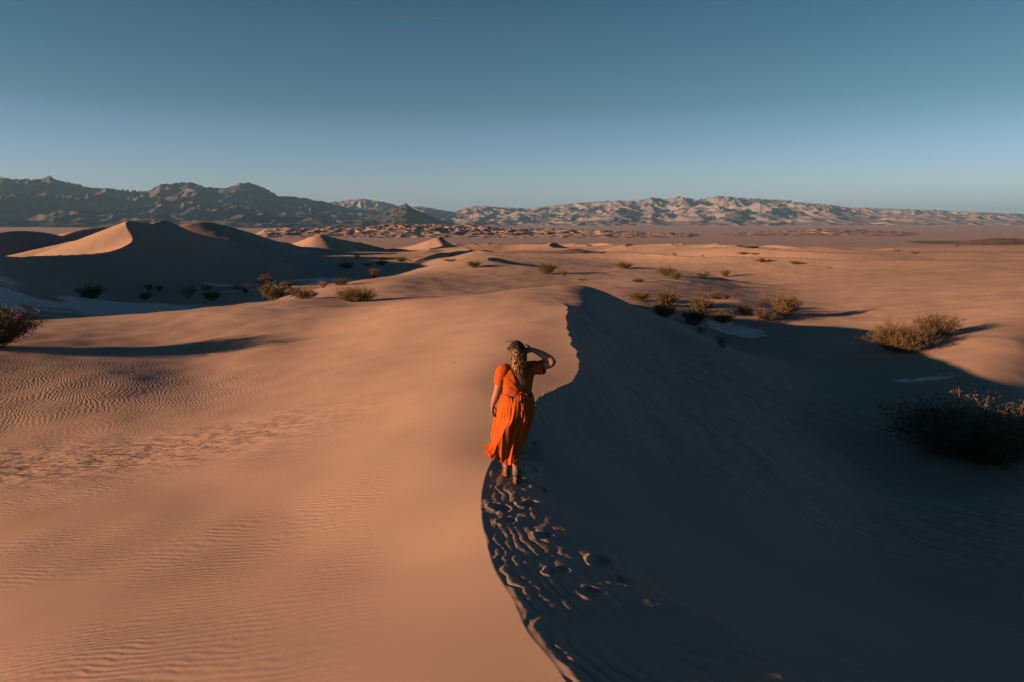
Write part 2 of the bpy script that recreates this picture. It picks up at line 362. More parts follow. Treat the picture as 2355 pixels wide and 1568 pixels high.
# ------------------------------------------------------------------ ground
ph = np.concatenate([np.linspace(-43, 43, 1080), np.linspace(43, 317, 260)[1:-1]]) * math.pi / 180
rs = [.3]
while rs[-1] < 42000:
    r = rs[-1]; rs.append(r * (1 + (.012 if r < 1.6 else .0036 if r < 26 else .0052 if r < 700 else .02)))
rs = np.array(rs); RR, PH = np.meshgrid(rs, ph, indexing='ij')
GX, GY = RR * np.sin(PH), RR * np.cos(PH)
GZ = height(GX, GY)
sLC, _ = polyline(GX[RR[:, 0] < 60], GY[RR[:, 0] < 60], LC)
sd_ = np.full(GX.shape, 50.); sd_[:sLC.shape[0]] = sLC
left = (sd_ < 0) & (RR < 60)
A_ = np.where(left, 1., 0.) * (1 - sstep(9, 26, RR))
patch = sstep(-.15, .35, noise(GX / 3.2, GY / 2.2, 61) + .25)
leftness = sstep(-.05, -.6, 0) if False else 1
rip_a = A_ * patch * .0036 * sstep(.1, 1.2, -sd_ - .2) * sstep(0, 5, -sd_ + 1.5)
zone = np.exp(-(((GX + 15) / 8.5) ** 2 + ((GY - 20) / 5.5) ** 2) ** 1.5)
rip_b = zone * .006
rip_c = np.where((sd_ > 1.2) & (RR < 60), 1., 0.) * sstep(1.2, 3., sd_) * (1 - sstep(18, 34, RR)) * .009 * sstep(-.2, .3, noise(GX / 4, GY / 4, 63) + .15)
band = np.exp(-((GY - 12.6 - .12 * (GX + 8)) / 1.9) ** 2) * sstep(-1.5, -5, GX) * sstep(-16, -12, GX) if False else np.exp(-((GY - 12.8 - .14 * (GX + 8)) / 1.7) ** 2) * (1 - sstep(-6, -1.5, GX))
lump = band * .13
salt = np.zeros(GX.shape)
def salt_patch(u, v, rx, ry, thr=0., ns=4.):
    global salt
    x0, y0, _ = march(u, v); q = ((GX - x0) / rx) ** 2 + ((GY - y0) / ry) ** 2
    salt = np.maximum(salt, (1 - sstep(.75, 1.05, q + .45 * fbm(GX / ns, GY / (ns * .6), 4, 71))) * sstep(thr - .12, thr + .12, fbm(GX / (ns * 2.2), GY / ns, 4, 75) + .5))
salt_patch(1690, 762, 1.9, 2.6, -1, 1.5)
salt_patch(300, 703, 22, 9, .42, 7); salt_patch(130, 715, 10, 4, .4, 5); salt_patch(740, 645, 7, 7, .5, 5); salt_patch(560, 662, 9, 8, .5, 6)
salt_patch(1560, 645, 3, 1.4, -1, 3); salt_patch(2140, 868, 1.6, .5, .5, 1)
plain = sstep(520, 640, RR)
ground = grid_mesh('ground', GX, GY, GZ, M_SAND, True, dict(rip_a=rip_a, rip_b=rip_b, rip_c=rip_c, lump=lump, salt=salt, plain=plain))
tag(ground, kind='structure')

# ------------------------------------------------------------------ mountains
def rock_material(name, dark, pale, scale, patch=.5):
    m, nt, b = mat(name); L = nt.links.new; b.inputs['Roughness'].default_value = .95; b.inputs['Specular IOR Level'].default_value = .1
    geo = nd(nt, 'ShaderNodeNewGeometry'); n = nd(nt, 'ShaderNodeTexNoise', i_Scale=scale, i_Detail=7., i_Roughness=.62); L(geo.outputs['Position'], n.inputs['Vector'])
    rp = nd(nt, 'ShaderNodeValToRGB'); rp.color_ramp.elements[0].position = patch - .09; rp.color_ramp.elements[1].position = patch + .09
    rp.color_ramp.elements[0].color = (*dark, 1); rp.color_ramp.elements[1].color = (*pale, 1); L(n.outputs[0], rp.inputs[0])
    n2 = nd(nt, 'ShaderNodeTexNoise', i_Scale=scale * 9, i_Detail=4.); L(geo.outputs['Position'], n2.inputs['Vector'])
    c = mixc(nt, math_(nt, 'MULTIPLY', n2.outputs[0], .4), rp.outputs[0], tuple(q * .5 for q in dark)); L(c, b.inputs['Base Color'])
    n3 = nd(nt, 'ShaderNodeTexNoise', noise_type='RIDGED_MULTIFRACTAL', i_Scale=scale * 5, i_Detail=5.); L(geo.outputs['Position'], n3.inputs['Vector'])
    bp = nd(nt, 'ShaderNodeBump', i_Strength=1., i_Distance=.075 / scale); L(n3.outputs[0], bp.inputs['Height']); L(bp.outputs[0], b.inputs['Normal'])
    return m
def ridged(x, y, o=5, seed=0):
    s = 0; a = 1; tot = 0; wgt = 1
    for k in range(o):
        n = (1 - np.abs(noise(x, y, seed + k * 5)) * 1.6); n = np.clip(n, 0, 1) ** 2 * wgt
        s = s + a * n; tot += a; wgt = np.clip(n * 1.6, .25, 1); x = x * 2.07; y = y * 2.03; a *= .52
    return s / tot
def mountain(name, sil, yf, yc, yb, zf, lx, ly, material, seed, rel=.55, jag=1.0, power=.8, rows=230, step=1.6, fade=0):
    us = np.arange(sil[0][0], sil[-1][0] + .1, step); vs = np.interp(us, [p[0] for p in sil], [p[1] for p in sil])
    a, b = ray(us, vs + jag * (fbm(us / 22, us * 0 + seed, 4, seed)))
    ys = np.concatenate([np.linspace(yf, yc, rows), np.linspace(yc, yb, 40)[1:]])
    A, Y = np.meshgrid(a, ys); S = np.broadcast_to(b, A.shape); X = A * Y
    wx = X + .5 * lx * fbm(X / lx / 1.3, Y / lx / 1.3, 4, seed + 40); wy = Y + .5 * lx * fbm(X / lx / 1.3, Y / lx / 1.3, 3, seed + 50)
    n = ridged(wx / lx, wy / ly, 6, seed); big = ridged(wx / lx / 3.2, wy / ly / 2.2, 2, seed + 9)
    t = (Y - yf) / (yc - yf); prof = np.where(t < 1, np.clip(t, 0, 1) ** power, 1 - sstep(1, (yb - yf) / (yc - yf) + .02, t))
    rel = rel * (1 - .65 * np.clip(t, 0, 1) ** 3)
    h = prof * (1 - rel + rel * (.6 * n + .65 * big)) - .02 * (1 - sstep(0, .05, t))
    Z = zf + (S * Y - zf) * h
    cur = (Z / Y).max(0); tgt = b; f = np.clip((tgt * Y[rows - 1] - zf) / np.maximum(cur * Y[rows - 1] - zf, 1), .5, 2.2)
    k_ = np.exp(-(np.arange(-14, 15) / 6.) ** 2); k_ /= k_.sum()
    for _ in range(2):
        cur = (Z / Y).max(0); f = np.clip((tgt * Y[rows - 1] - zf) / np.maximum(cur * Y[rows - 1] - zf, 1), .4, 2.5)
        Z = zf + (Z - zf) * np.convolve(np.pad(f, 14, 'edge'), k_, 'valid')
    if fade:
        e = sstep(0, fade, us - us[0]) * sstep(0, fade, us[-1] - us); Z = zf + (Z - zf) * e - 3 * (1 - e)
    o = grid_mesh(name, X, Y, Z, material); tag(o, kind='structure'); return o
M_SHADOWROCK = rock_material('shadow_painted_rock', (.022, .034, .046), (.085, .10, .115), .0011, .52)  # shadow over the left range, with its lit patches, painted into the rock colour
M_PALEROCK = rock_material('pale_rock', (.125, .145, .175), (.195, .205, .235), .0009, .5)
M_HILLROCK = rock_material('dark_hill_rock', (.035, .045, .055), (.07, .078, .085), .002, .56)
M_MUD = rock_material('mud_hill', (.17, .165, .165), (.28, .265, .265), .006, .5)
M_SCRUBHILL = rock_material('scrub_hill_soil', (.10, .105, .10), (.15, .148, .14), .05, .5)
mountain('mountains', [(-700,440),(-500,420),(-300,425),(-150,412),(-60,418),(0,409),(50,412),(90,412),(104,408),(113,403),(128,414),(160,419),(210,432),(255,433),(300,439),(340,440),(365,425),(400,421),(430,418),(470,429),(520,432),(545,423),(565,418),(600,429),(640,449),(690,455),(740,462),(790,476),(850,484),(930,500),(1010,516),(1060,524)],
    4700, 8600, 10500, -30, 420, 1400, M_SHADOWROCK, 3, .78, 1.8, .75)
mountain('mountains', [(640,480),(700,468),(770,464),(800,460),(835,457),(880,464),(930,477),(965,474),(1000,480),(1040,487),(1070,478),(1100,472),(1150,477),(1220,480),(1280,471),(1350,465),(1420,461),(1460,462),(1500,454),(1530,458),(1570,452),(1600,460),(1650,451),(1720,456),(1800,460),(1850,466),(1890,469),(1950,477),(2050,480),(2150,483),(2250,488),(2354,492),(2600,500),(3000,512)],
    7600, 12500, 15000, -15, 480, 1700, M_PALEROCK, 17, .74, .9, .75)
mountain('hills', [(790,522),(820,512),(850,498),(880,490),(905,476),(932,468),(955,482),(985,494),(1010,506),(1040,514),(1090,520),(1150,524)],
    5200, 6600, 7600, -20, 300, 900, M_HILLROCK, 29, .75, 1.6, .9, fade=50)
mountain('hills', [(560,534),(600,526),(660,522),(700,524),(760,522),(840,522),(880,516),(930,517),(980,515),(1040,516),(1100,519),(1180,523),(1280,526),(1400,530),(1520,534),(1640,537)],
    1500, 2050, 2600, -27, 44, 150, M_MUD, 33, .6, 1.0, .6, fade=60)
mountain('hills', [(1400,541),(1500,538),(1600,536),(1750,532),(1880,525),(1950,526),(2080,533),(2200,538),(2330,541)], 1700, 2500, 3300, -26, 90, 200, M_MUD, 37, .45, .8, .9, fade=120)
mountain('hill', [(2050,561),(2130,558),(2200,556),(2240,551),(2290,547),(2330,548),(2370,552),(2500,556),(2640,560)], 760, 900, 1040, -21.5, 30, 40, M_SCRUBHILL, 43, .25, .8, .9, fade=60)

# ------------------------------------------------------------------ bushes
M_LEAF = simple('olive_leaf', (.058, .056, .020), .7, .5, 3.)
M_LEAFDRY = simple('dry_leaf', (.14, .09, .045), .8, .4, 3.)
M_STEM = simple('grey_stem', (.10, .075, .055), .85, .3, 6.)
def bush_mesh(seed, stems, leaves, lsize, spread=.9, arch=.35, upright=.6, twig=.004, lean=0, fork=3, core=.35):
    """unit bush: radius about 1, height about 1; returns (leaf mesh, stem mesh)"""
    r = np.random.RandomState(seed); SV, SF, LV = [], [], []
    tips = []
    for i in range(stems):
        az = r.rand() * 2 * math.pi; out = spread * (r.rand() ** .6); hgt = (1 - .45 * out ** 2) * (upright + (1 - upright) * r.rand()) * (.75 + .3 * r.rand())
        p0 = np.array([math.cos(az) * .12 * r.rand(), math.sin(az) * .12 * r.rand(), -.05]); p3 = np.array([math.cos(az) * out + lean * .3, math.sin(az) * out, hgt])
        p1 = p0 + np.array([math.cos(az) * out * arch, math.sin(az) * out * arch, hgt * .55])
        pts = []
        for t in np.linspace(0, 1, 6): pts.append((1-t)**2*p0 + 2*t*(1-t)*p1 + t*t*p3 + r.randn(3) * .012 * (t > 0))
        paths = [(np.array(pts), twig)]
        for k in range(fork):
            t = r.uniform(.35, .9); b = pts[min(5, int(t * 5))]; d = r.randn(3); d[2] = abs(d[2]) * .9 + .3; d[:2] += np.array([math.cos(az), math.sin(az)]) * .6
            d *= r.uniform(.14, .32) / np.linalg.norm(d); paths.append((np.array([b, b + d * .55 + r.randn(3) * .01, b + d]), twig * .6))
        for q, tw in paths:
            base = len(SV)
            for j, p in enumerate(q):
                rad = tw * (1 - .7 * j / (len(q) - 1))
                for k in range(3): SV.append(p + rad * np.array([math.cos(k*2.094), math.sin(k*2.094), 0]))
            for j in range(len(q) - 1):
                for k in range(3): SF.append((base+j*3+k, base+j*3+(k+1)%3, base+j*3+3+(k+1)%3, base+j*3+3+k))
            tips.append(q)
    tips_n = len(tips)
    for i in range(leaves):
        q = tips[r.randint(tips_n)]; t = r.uniform(core, 1.04); f = t * (len(q) - 1); j = min(len(q) - 2, int(f)); p = q[j] + (q[j+1] - q[j]) * (f - j) + r.randn(3) * .028
        s = lsize * r.uniform(.5, 1.4); d = r.randn(3); d[2] += .7; d /= np.linalg.norm(d); e = np.cross(d, r.randn(3)); e /= np.linalg.norm(e) + 1e-6
        LV += [p - d * s, p + e * s * .42, p + d * s, p - e * s * .42]
    out = []
    for nm, V, F in (('foliage', LV, [(4*i, 4*i+1, 4*i+2, 4*i+3) for i in range(len(LV)//4)]), ('stems', SV, SF)):
        me = bpy.data.meshes.new(nm); me.from_pydata([tuple(v) for v in V], [], F); me.update(); out.append(me)
    return out
PROT = {
 'near':  bush_mesh(1, 130, 26000, .015, .95, .5, .55, .007, fork=7, core=.3),
 'near2': bush_mesh(2, 110, 9000, .022, .9, .5, .5, .007, fork=6, core=.4),
 'edge':  bush_mesh(3, 120, 24000, .016, .9, .6, .5, .010, fork=7, core=.25),
 'mid':   bush_mesh(4, 70, 4600, .030, .9, .45, .55, .007, fork=4, core=.3),
 'mid2':  bush_mesh(5, 64, 4200, .031, .85, .6, .65, .007, fork=4, core=.35),
 'airy':  bush_mesh(6, 26, 600, .036, .8, .35, .7, .010, fork=4, core=.55),
 'tuft':  bush_mesh(7, 110, 900, .040, .75, .2, .75, .009, fork=1, core=.4),
 'small': bush_mesh(8, 30, 700, .062, .9, .5, .6, .012, fork=2, core=.15),
 'twig':  bush_mesh(9, 7, 60, .05, .35, .2, .8, .012, fork=3, core=.6),
}
PM = {}
for k_, (a_, b_) in PROT.items():
    dry = k_ in ('tuft', 'twig'); a_.materials.append(M_LEAFDRY if dry else M_LEAF); b_.materials.append(M_STEM)
brnd = random.Random(5)
def bush(u, v, wpx, hpx, kind, label, group, dist=None, name='desert_shrub', cat='shrub', dry=False):
    x, y, z = march(u, v, (dist * .86 if dist > 25 else dist * .9) if dist else 12); z = gz(x, y)
    e = bpy.data.objects.new(name, None); C.objects.link(e); m = y / 1569.33
    e.location = (x, y, z - .03); e.rotation_euler = (0, 0, brnd.uniform(0, 6.28)); k2 = 1.22 if group == G2 and hpx < 50 else 1.05; wpx *= k2; hpx *= (k2 + 1) / 2; wd = wpx * m / 2 / .74; e.scale = (wd, wd * brnd.uniform(.9, 1.1), hpx * m * 1.32); e.empty_display_size = .2
    tag(e, label, cat, group)
    for nm, me in zip(('foliage', 'stems'), PROT[kind]):
        if kind == 'small' and nm == 'stems' and hpx < 9: continue
        o = bpy.data.objects.new(nm, me); C.objects.link(o); o.parent = e
        if dry and nm == 'foliage':
            o.material_slots[0].link = 'OBJECT'; o.material_slots[0].material = M_LEAFDRY
    return e
G1, G2, G3, G4 = 'shrubs in the shaded valley below the big dune', 'shrubs in the sandy hollow right of the ridge', 'shrubs scattered over the far dunes', 'shrubs on the sunlit bank at the left'
BUSHES = [
 (-25,799,190,98,'edge','big dark shrub cut by the left picture edge, casting a long shadow over the sand',G4),
 (2069,806,128,64,'near','broad olive shrub with bare roots at the edge of the ridge shadow',G2),
 (2150,772,88,52,'near2','rounded bushy olive shrub touching the right end of the broad rooted one',G2),
 (2240,1050,330,132,'near','huge black shrub in deep shade at the right with sunlit tips',G2,19.5),
 (212,686,57,30,'mid','lone dark round shrub in the shade above the salt flat, farthest left of the valley',G1),
 (342,667,20,15,'small','small dark shrub in the shade, upper left of three close together',G1),
 (369,669,18,13,'small','small dark shrub in the shade, right of two side by side',G1),
 (337,689,32,17,'small','low dark shrub in the shade just below the two small side by side ones',G1),
 (431,685,52,28,'airy','wide loose dark shrub at the upper rim of the salt flat',G1),
 (478,669,36,15,'airy','thin see-through shrub behind the wide loose one in the shade',G1),
 (487,692,40,23,'mid2','dark rounded shrub with a brownish top at the right end of the salt flat',G1),
 (551,667,58,12,'airy','low sprawling dark shrub lying flat in the shade beside the round black one',G1),
 (565,674,24,13,'tuft','dry pale tuft on a small sunlit sand hump',G4),
 (611,658,35,24,'mid','round black shrub standing in shade right behind the big golden green one',G1),
 (628,691,66,40,'mid2','big golden green shrub at the left of the sunlit clump',G4),
 (660,664,30,17,'mid','dark shrub in shade peeping over the middle of the sunlit clump',G1),
 (674,679,46,20,'tuft','dry pinkish brown brush between the golden green shrub and the dark humped one',G4),
 (700,687,60,22,'mid','low humped shrub with a dark right side on its own sand mound',G4),
 (743,662,25,15,'tuft','small dry pale shrub at the dark valley edge left of a green low one',G4),
 (783,656,38,16,'mid2','low green shrub at the foot of the bank where sand meets the shaded valley',G4),
 (816,694,92,33,'near2','large wide sunlit shrub with a thin shadow pointing right, left of the dune ridge',G4),
 (860,638,33,18,'tuft','dry orange brown shrub on the bank rim against the dark valley',G4),
 (797,616,37,14,'mid','dark flat shrub on the shaded dune slope, largest of its row',G1),
 (822,593,14,8,'small','tiny dark shrub highest on the shaded dune slope',G1),
 (843,612,28,7,'small','low straggling dark shrub between two rounder ones in the shade',G1),
 (876,611,29,14,'mid2','dark shrub with a warm lit top near the end of the big shadow',G1),
 (884,597,20,6,'small','small flat shrub behind the dark one with the lit top',G1),
 (923,602,29,11,'mid','half lit shrub at the edge of the big dune shadow',G3),
 (943,602,10,5,'small','tiny brown shrub touching the right side of the half lit one',G3),
 (1033,602,36,7,'small','long flat brown shrub on bright sand below the distant dune peak',G3),
 (1044,588,11,4,'small','speck of shrub above the long flat brown one',G3),
 (1091,615,34,15,'mid2','round brown shrub alone on bright sand left of the walker with thin shadow',G3),
 (1256,630,43,25,'mid','bushy green shrub on bright sand directly behind the dune crest',G3),
 (1297,634,23,12,'tuft','small dry orange shrub just right of the bushy green one',G3),
 (1337,645,20,5,'small','very low dry shrub on the sand behind the hump of the ridge',G3),
 (1434,618,38,15,'mid2','upright spiky green shrub above the small shadowed hollow',G3),
 (1467,649,27,9,'mid','low shrub inside the small shadowed hollow',G3),
 (1531,634,44,19,'mid','wide brown green shrub at the upper rim of the small white clay patch',G3),
 (1550,643,28,18,'mid2','shrub touching the small white clay patch on its near side',G3),
 (1619,640,41,17,'airy','thin leafy shrub on a little hump, middle of three in a row on bright sand',G3),
 (1667,637,21,17,'mid','compact dark green shrub with a pointed shadow, right end of a row of three',G3),
 (1550,587,11,6,'small','dot of shrub far out on the dune field, left of the dark steep dune face',G3),
 (1615,590,8,4,'small','tiny speck of shrub under the dark steep dune face',G3),
 (1707,585,32,6,'small','flat brown shrub row far out on the dunes, left part',G3),
 (1736,586,18,5,'small','flat brown shrub row far out on the dunes, right part',G3),
 (1752,603,34,10,'small','dark low shrub on a pale dune flank in the middle distance at the right',G3),
 (1829,608,28,9,'small','pinkish low shrub with a short dark shadow in the right middle distance',G3),
 (1906,617,9,4,'small','single small brown shrub alone on the smooth sand slope',G3),
 (2063,578,18,4,'small','thin brown shrub far right near the end of the dunes',G3),
 (2104,583,24,5,'small','faint brown shrub below and right of the thin far one',G3),
 (2200,566,14,4,'small','small shrub at the edge of the dunes before the dark scrub hill',G3),
 (1467,690,52,18,'mid2','low golden shrub at the left of the hollow, partly in the ridge shadow',G2,57),
 (1528,702,48,31,'mid','tall golden green shrub second from left in the hollow',G2,55),
 (1553,688,32,23,'airy','airy shrub with feathery top behind the tall golden green one',G2,60),
 (1527,731,46,32,'mid2','black shrub in shade below the tall golden green one',G2,45.5),
 (1613,718,48,32,'mid2','bright green shrub with feathery shadow in the centre of the hollow',G2,51),
 (1596,747,50,34,'mid','black shrub in shade below the bright green one',G2,43),
 (1662,742,46,25,'mid','black low shrub at the shadow line between hollow and white clay oval',G2,45.5),
 (1612,765,24,15,'airy','thin dark shrub sticking up at the foot of the dune face above the clay oval',G2,39.5),
 (1643,687,42,15,'mid','flat green shrub on the rim behind the sand mound',G2,62),
 (1671,687,18,9,'tuft','small dry shrub next to the flat green one on the rim',G2,62),
 (1689,688,9,19,'twig','single tall thin dry plant standing on the rim',G2,62),
 (1712,724,28,24,'mid2','shrub at the left side of the clump on the sunlit mound',G2,52),
 (1746,705,34,20,'airy','loose dry shrub in the middle of the clump on the mound',G2,57),
 (1757,735,46,22,'mid','low dense shrub at the front of the clump on the mound, on the shadow line',G2,50),
 (1803,728,56,45,'mid2','largest shrub of the mound clump, at its right end with a long ragged shadow',G2,53),
 (1754,684,14,11,'twig','small dry plant on the mound top behind the clump',G2,61),
 (1662,802,32,29,'airy','upright dark leafy shrub at the foot of the shaded dune face',G2,32),
]
for b_ in BUSHES:
    bush(*b_[:7], dist=b_[7] if len(b_) > 7 else None)

# ------------------------------------------------------------------ the walker
def skin_material():
    m, nt, b = mat('skin'); L = nt.links.new
    tc = nd(nt, 'ShaderNodeTexCoord'); n = nd(nt, 'ShaderNodeTexNoise', i_Scale=14., i_Detail=4.); L(tc.outputs['Object'], n.inputs['Vector'])
    L(mixc(nt, n.outputs[0], (.17, .098, .080), (.22, .135, .112)), b.inputs['Base Color']); b.inputs['Roughness'].default_value = .5
    b.inputs['Subsurface Weight'].default_value = .12; b.inputs['Subsurface Radius'].default_value = (.02, .008, .004); return m
def cloth_material():
    m, nt, b = mat('orange_cloth'); L = nt.links.new; b.inputs['Roughness'].default_value = .85; b.inputs['Specular IOR Level'].default_value = .2
    tc = nd(nt, 'ShaderNodeTexCoord'); n = nd(nt, 'ShaderNodeTexNoise', i_Scale=7., i_Detail=5.); L(tc.outputs['Object'], n.inputs['Vector'])
    L(mixc(nt, n.outputs[0], (.23, .050, .004), (.28, .064, .007)), b.inputs['Base Color'])
    n2 = nd(nt, 'ShaderNodeTexNoise', i_Scale=420., i_Detail=2.); L(tc.outputs['Object'], n2.inputs['Vector'])
    n3 = nd(nt, 'ShaderNodeTexNoise', i_Scale=22., i_Detail=3., i_Distortion=.8); L(tc.outputs['Object'], n3.inputs['Vector'])
    hh = math_(nt, 'ADD', math_(nt, 'MULTIPLY', n2.outputs[0], .00010), math_(nt, 'MULTIPLY', n3.outputs[0], .0030))
    bp = nd(nt, 'ShaderNodeBump', i_Strength=1., i_Distance=1.); L(hh, bp.inputs['Height']); L(bp.outputs[0], b.inputs['Normal']); return m
M_SKIN = skin_material(); M_CLOTH = cloth_material()
M_SOCK = simple('grey_wool', (.06, .075, .085), .95, .35, 90., .003, 300.)
M_BOOT = simple('tan_leather', (.070, .030, .009), .55, .3, 25., .002, 120.)
M_BOOTD = simple('dark_leather', (.025, .013, .008), .6, .3, 25.); M_SOLE = simple('rubber_sole', (.09, .055, .03), .8, .2, 30.)
M_DARKPL = simple('dark_plastic', (.012, .010, .010), .25, .1, 5.)
def hair_material():
    m, nt, b = mat('hair'); L = nt.links.new; b.inputs['Roughness'].default_value = .42; b.inputs['Specular IOR Level'].default_value = .5
    t = nd(nt, 'ShaderNodeAttribute', attribute_name='along').outputs['Fac']; r = nd(nt, 'ShaderNodeAttribute', attribute_name='tone').outputs['Fac']
    c = mixc(nt, r, (.022, .012, .005), (.23, .135, .048)); c = mixc(nt, t, (.008, .005, .003), c); L(c, b.inputs['Base Color']); return m
M_HAIR = hair_material()

def V3(*a): return np.array(a, float)
def add_ball(bm, c, r):
    res = bmesh.ops.create_icosphere(bm, subdivisions=2, radius=1.)
    rr = r if hasattr(r, '__len__') else (r, r, r)
    for v in res['verts']: v.co = Vector((v.co.x * rr[0] + c[0], v.co.y * rr[1] + c[1], v.co.z * rr[2] + c[2]))
def add_loft(bm, secs, seg=28, cap=True, fn=None):
    """closed skin through rings (centre, axis-u vector, axis-v vector)"""
    rings = []
    for i, (c, u, v) in enumerate(secs):
        ring = []
        for k in range(seg):
            a = 2 * math.pi * k / seg; p = c + u * math.cos(a) + v * math.sin(a)
            if fn: p = fn(p, a, i / (len(secs) - 1), c)
            ring.append(bm.verts.new(tuple(p)))
        rings.append(ring)
    for a, b in zip(rings[:-1], rings[1:]):
        for k in range(seg): bm.faces.new((a[k], a[(k + 1) % seg], b[(k + 1) % seg], b[k]))
    if cap: bm.faces.new(list(reversed(rings[0]))); bm.faces.new(rings[-1])
    return rings
def limb(bm, pts, radii, flat=1., seg=20, n=5):
    """tapered limb through joints, rounded ends"""
    q = smooth_line([tuple(p) + (r,) for p, r in zip(pts, radii)], n); secs = []
    for i, s in enumerate(q):
        p = V3(*s[:3]); d = V3(*q[min(i + 1, len(q) - 1)][:3]) - V3(*q[max(i - 1, 0)][:3]); d /= np.linalg.norm(d)
        a = np.cross(d, (0, 1, 0)); a = a / np.linalg.norm(a) if np.linalg.norm(a) > .15 else V3(1, 0, 0); b = np.cross(a, d); b /= np.linalg.norm(b)
        secs.append((p, a * s[3], b * s[3] * flat))
    add_loft(bm, secs, seg); add_ball(bm, pts[0], radii[0] * .97); add_ball(bm, pts[-1], radii[-1] * .97)
def fuse(name, bm, voxel, smooth=4):
    bmesh.ops.recalc_face_normals(bm, faces=bm.faces); me = bpy.data.meshes.new('tmp'); bm.to_mesh(me); bm.free()
    o = bpy.data.objects.new('tmp', me); C.objects.link(o)
    md = o.modifiers.new('r', 'REMESH'); md.mode = 'VOXEL'; md.voxel_size = voxel; md.use_smooth_shade = True
    ms = o.modifiers.new('s', 'SMOOTH'); ms.iterations = smooth; ms.factor = .5
    dg = bpy.context.evaluated_depsgraph_get(); out = bpy.data.meshes.new_from_object(o.evaluated_get(dg)); bpy.data.objects.remove(o)
    out.name = name; out.polygons.foreach_set('use_smooth', [True] * len(out.polygons)); return out
def part(name, me, material, parent, thick=0):
    if isinstance(me, bmesh.types.BMesh):
        bmesh.ops.recalc_face_normals(me, faces=me.faces); m2 = bpy.data.meshes.new(name); me.to_mesh(m2); me.free(); me = m2
        me.polygons.foreach_set('use_smooth', [True] * len(me.polygons))
    me.materials.clear(); me.materials.append(material); o = bpy.data.objects.new(name, me); C.objects.link(o); o.parent = parent
    if thick: md = o.modifiers.new('t', 'SOLIDIFY'); md.thickness = thick; md.offset = 0
    return o
def nearest_rows(me):
    co = np.empty(len(me.vertices) * 3); me.vertices.foreach_get('co', co); no = np.empty(len(co)); me.vertices.foreach_get('normal', no)
    return co.reshape(-1, 3), no.reshape(-1, 3)
def keep_faces(me, fn):
    bm = bmesh.new(); bm.from_mesh(me); bmesh.ops.delete(bm, geom=[f for f in bm.faces if not fn(f.calc_center_median(), f.normal)], context='FACES'); bm.to_mesh(me); bm.free()

fx, fy, _ = march(1187, 1117, 3)
wk = bpy.data.objects.new('person', None); C.objects.link(wk); wk.empty_display_size = .3
wk.location = (fx, fy, gz(fx, fy) - .012); wk.rotation_euler = (0, 0, .34); wk.scale = (.94, .94, .94)
tag(wk, 'woman in a bright orange dress walking on the dune crest, right hand at her head', 'person')
YAW = .34
def un(x, y, z=0.):
    c, s_ = math.cos(YAW), math.sin(YAW); return V3(x * c + y * s_, -x * s_ + y * c, z)
dzl = gz(fx - .115, fy + .27) - gz(fx, fy)

TORSO = [(-.01,0,.80,.175,.125),(-.005,-.008,.88,.190,.122),(0,-.004,.97,.180,.120),(.004,0,1.08,.160,.112),(.005,0,1.18,.168,.118),(.01,.0,1.29,.188,.122),(.012,.0,1.36,.175,.105),(.014,.01,1.415,.12,.08),(.014,.018,1.45,.058,.056)]
SHL, SHR = V3(-.158, .0, 1.352), V3(.178, .0, 1.372)
ELL, WRL = un(-.222, .0, 1.085), un(-.272, .05, .935)
ELR, WRR = un(.405, -.02, 1.455), un(.185, .03, 1.585)
def add_hand(bm, wrist, d, side, curl=.6, scale=1.):
    """palm, four unequal bent fingers and a thumb; d = pointing direction, side = towards the thumb"""
    d = d / np.linalg.norm(d); side = side - d * side.dot(d); side /= np.linalg.norm(side); pn = np.cross(d, side)
    k = scale; pc = wrist + d * .045 * k
    add_loft(bm, [(wrist - d * .01, side * .024 * k, pn * .018 * k), (wrist + d * .03 * k, side * .034 * k, pn * .017 * k), (wrist + d * .075 * k, side * .039 * k, pn * .013 * k), (wrist + d * .088 * k, side * .034 * k, pn * .010 * k)], 16)
    for i, (off, ln) in enumerate(((.029, .072), (.010, .080), (-.009, .074), (-.027, .058))):
        b = wrist + d * .080 * k + side * off * k; pts = [b]; dd = d + side * off * 2.5; dd /= np.linalg.norm(dd); ang = curl * (.7 + .18 * i) * .5
        for j, f in enumerate((.42, .32, .26)):
            a = ang * (j + 1) / 1.6; e = dd * math.cos(a) + pn * math.sin(a); pts.append(pts[-1] + e * ln * f * k)
        limb(bm, pts, [.0098 * k, .009 * k, .0082 * k, .0068 * k], 1., 10, 3)
    b = wrist + d * .028 * k + side * .028 * k; e1 = d * .6 + side * .75 + pn * .25; e1 /= np.linalg.norm(e1); e2 = d * .9 + side * .3 + pn * .3; e2 /= np.linalg.norm(e2)
    limb(bm, [b - e1 * .01, b + e1 * .034 * k, b + e1 * .034 * k + e2 * .032 * k], [.0135 * k, .0105 * k, .008 * k], 1., 10, 3)
bm = bmesh.new()
add_loft(bm, [(V3(x, y, z), V3(rx, 0, 0), V3(0, ry, 0)) for x, y, z, rx, ry in TORSO], 40)
limb(bm, [(.014, .016, 1.40), (.012, .02, 1.50)], [.056, .052])
HC = V3(.010, .028, 1.568)
add_ball(bm, HC, (.074, .092, .108)); add_ball(bm, HC + V3(-.008, .045, -.05), (.052, .052, .055)); add_ball(bm, HC + V3(-.02, .118, -.012), (.011, .016, .02)); add_ball(bm, HC + V3(-.018, .092, -.062), (.026, .016, .012))
for sx in (-1, 1): add_ball(bm, HC + V3(sx * .075, .0, -.005), (.010, .018, .03)); add_ball(bm, HC + V3(sx * .03 - .015, .088, .012), (.016, .012, .012))
limb(bm, [SHL + V3(.05, 0, .01), SHL, tuple(SHL * .45 + ELL * .55), ELL, tuple(ELL * .5 + WRL * .5 + V3(0, 0, 0)), WRL], [.055, .060, .053, .043, .039, .025])
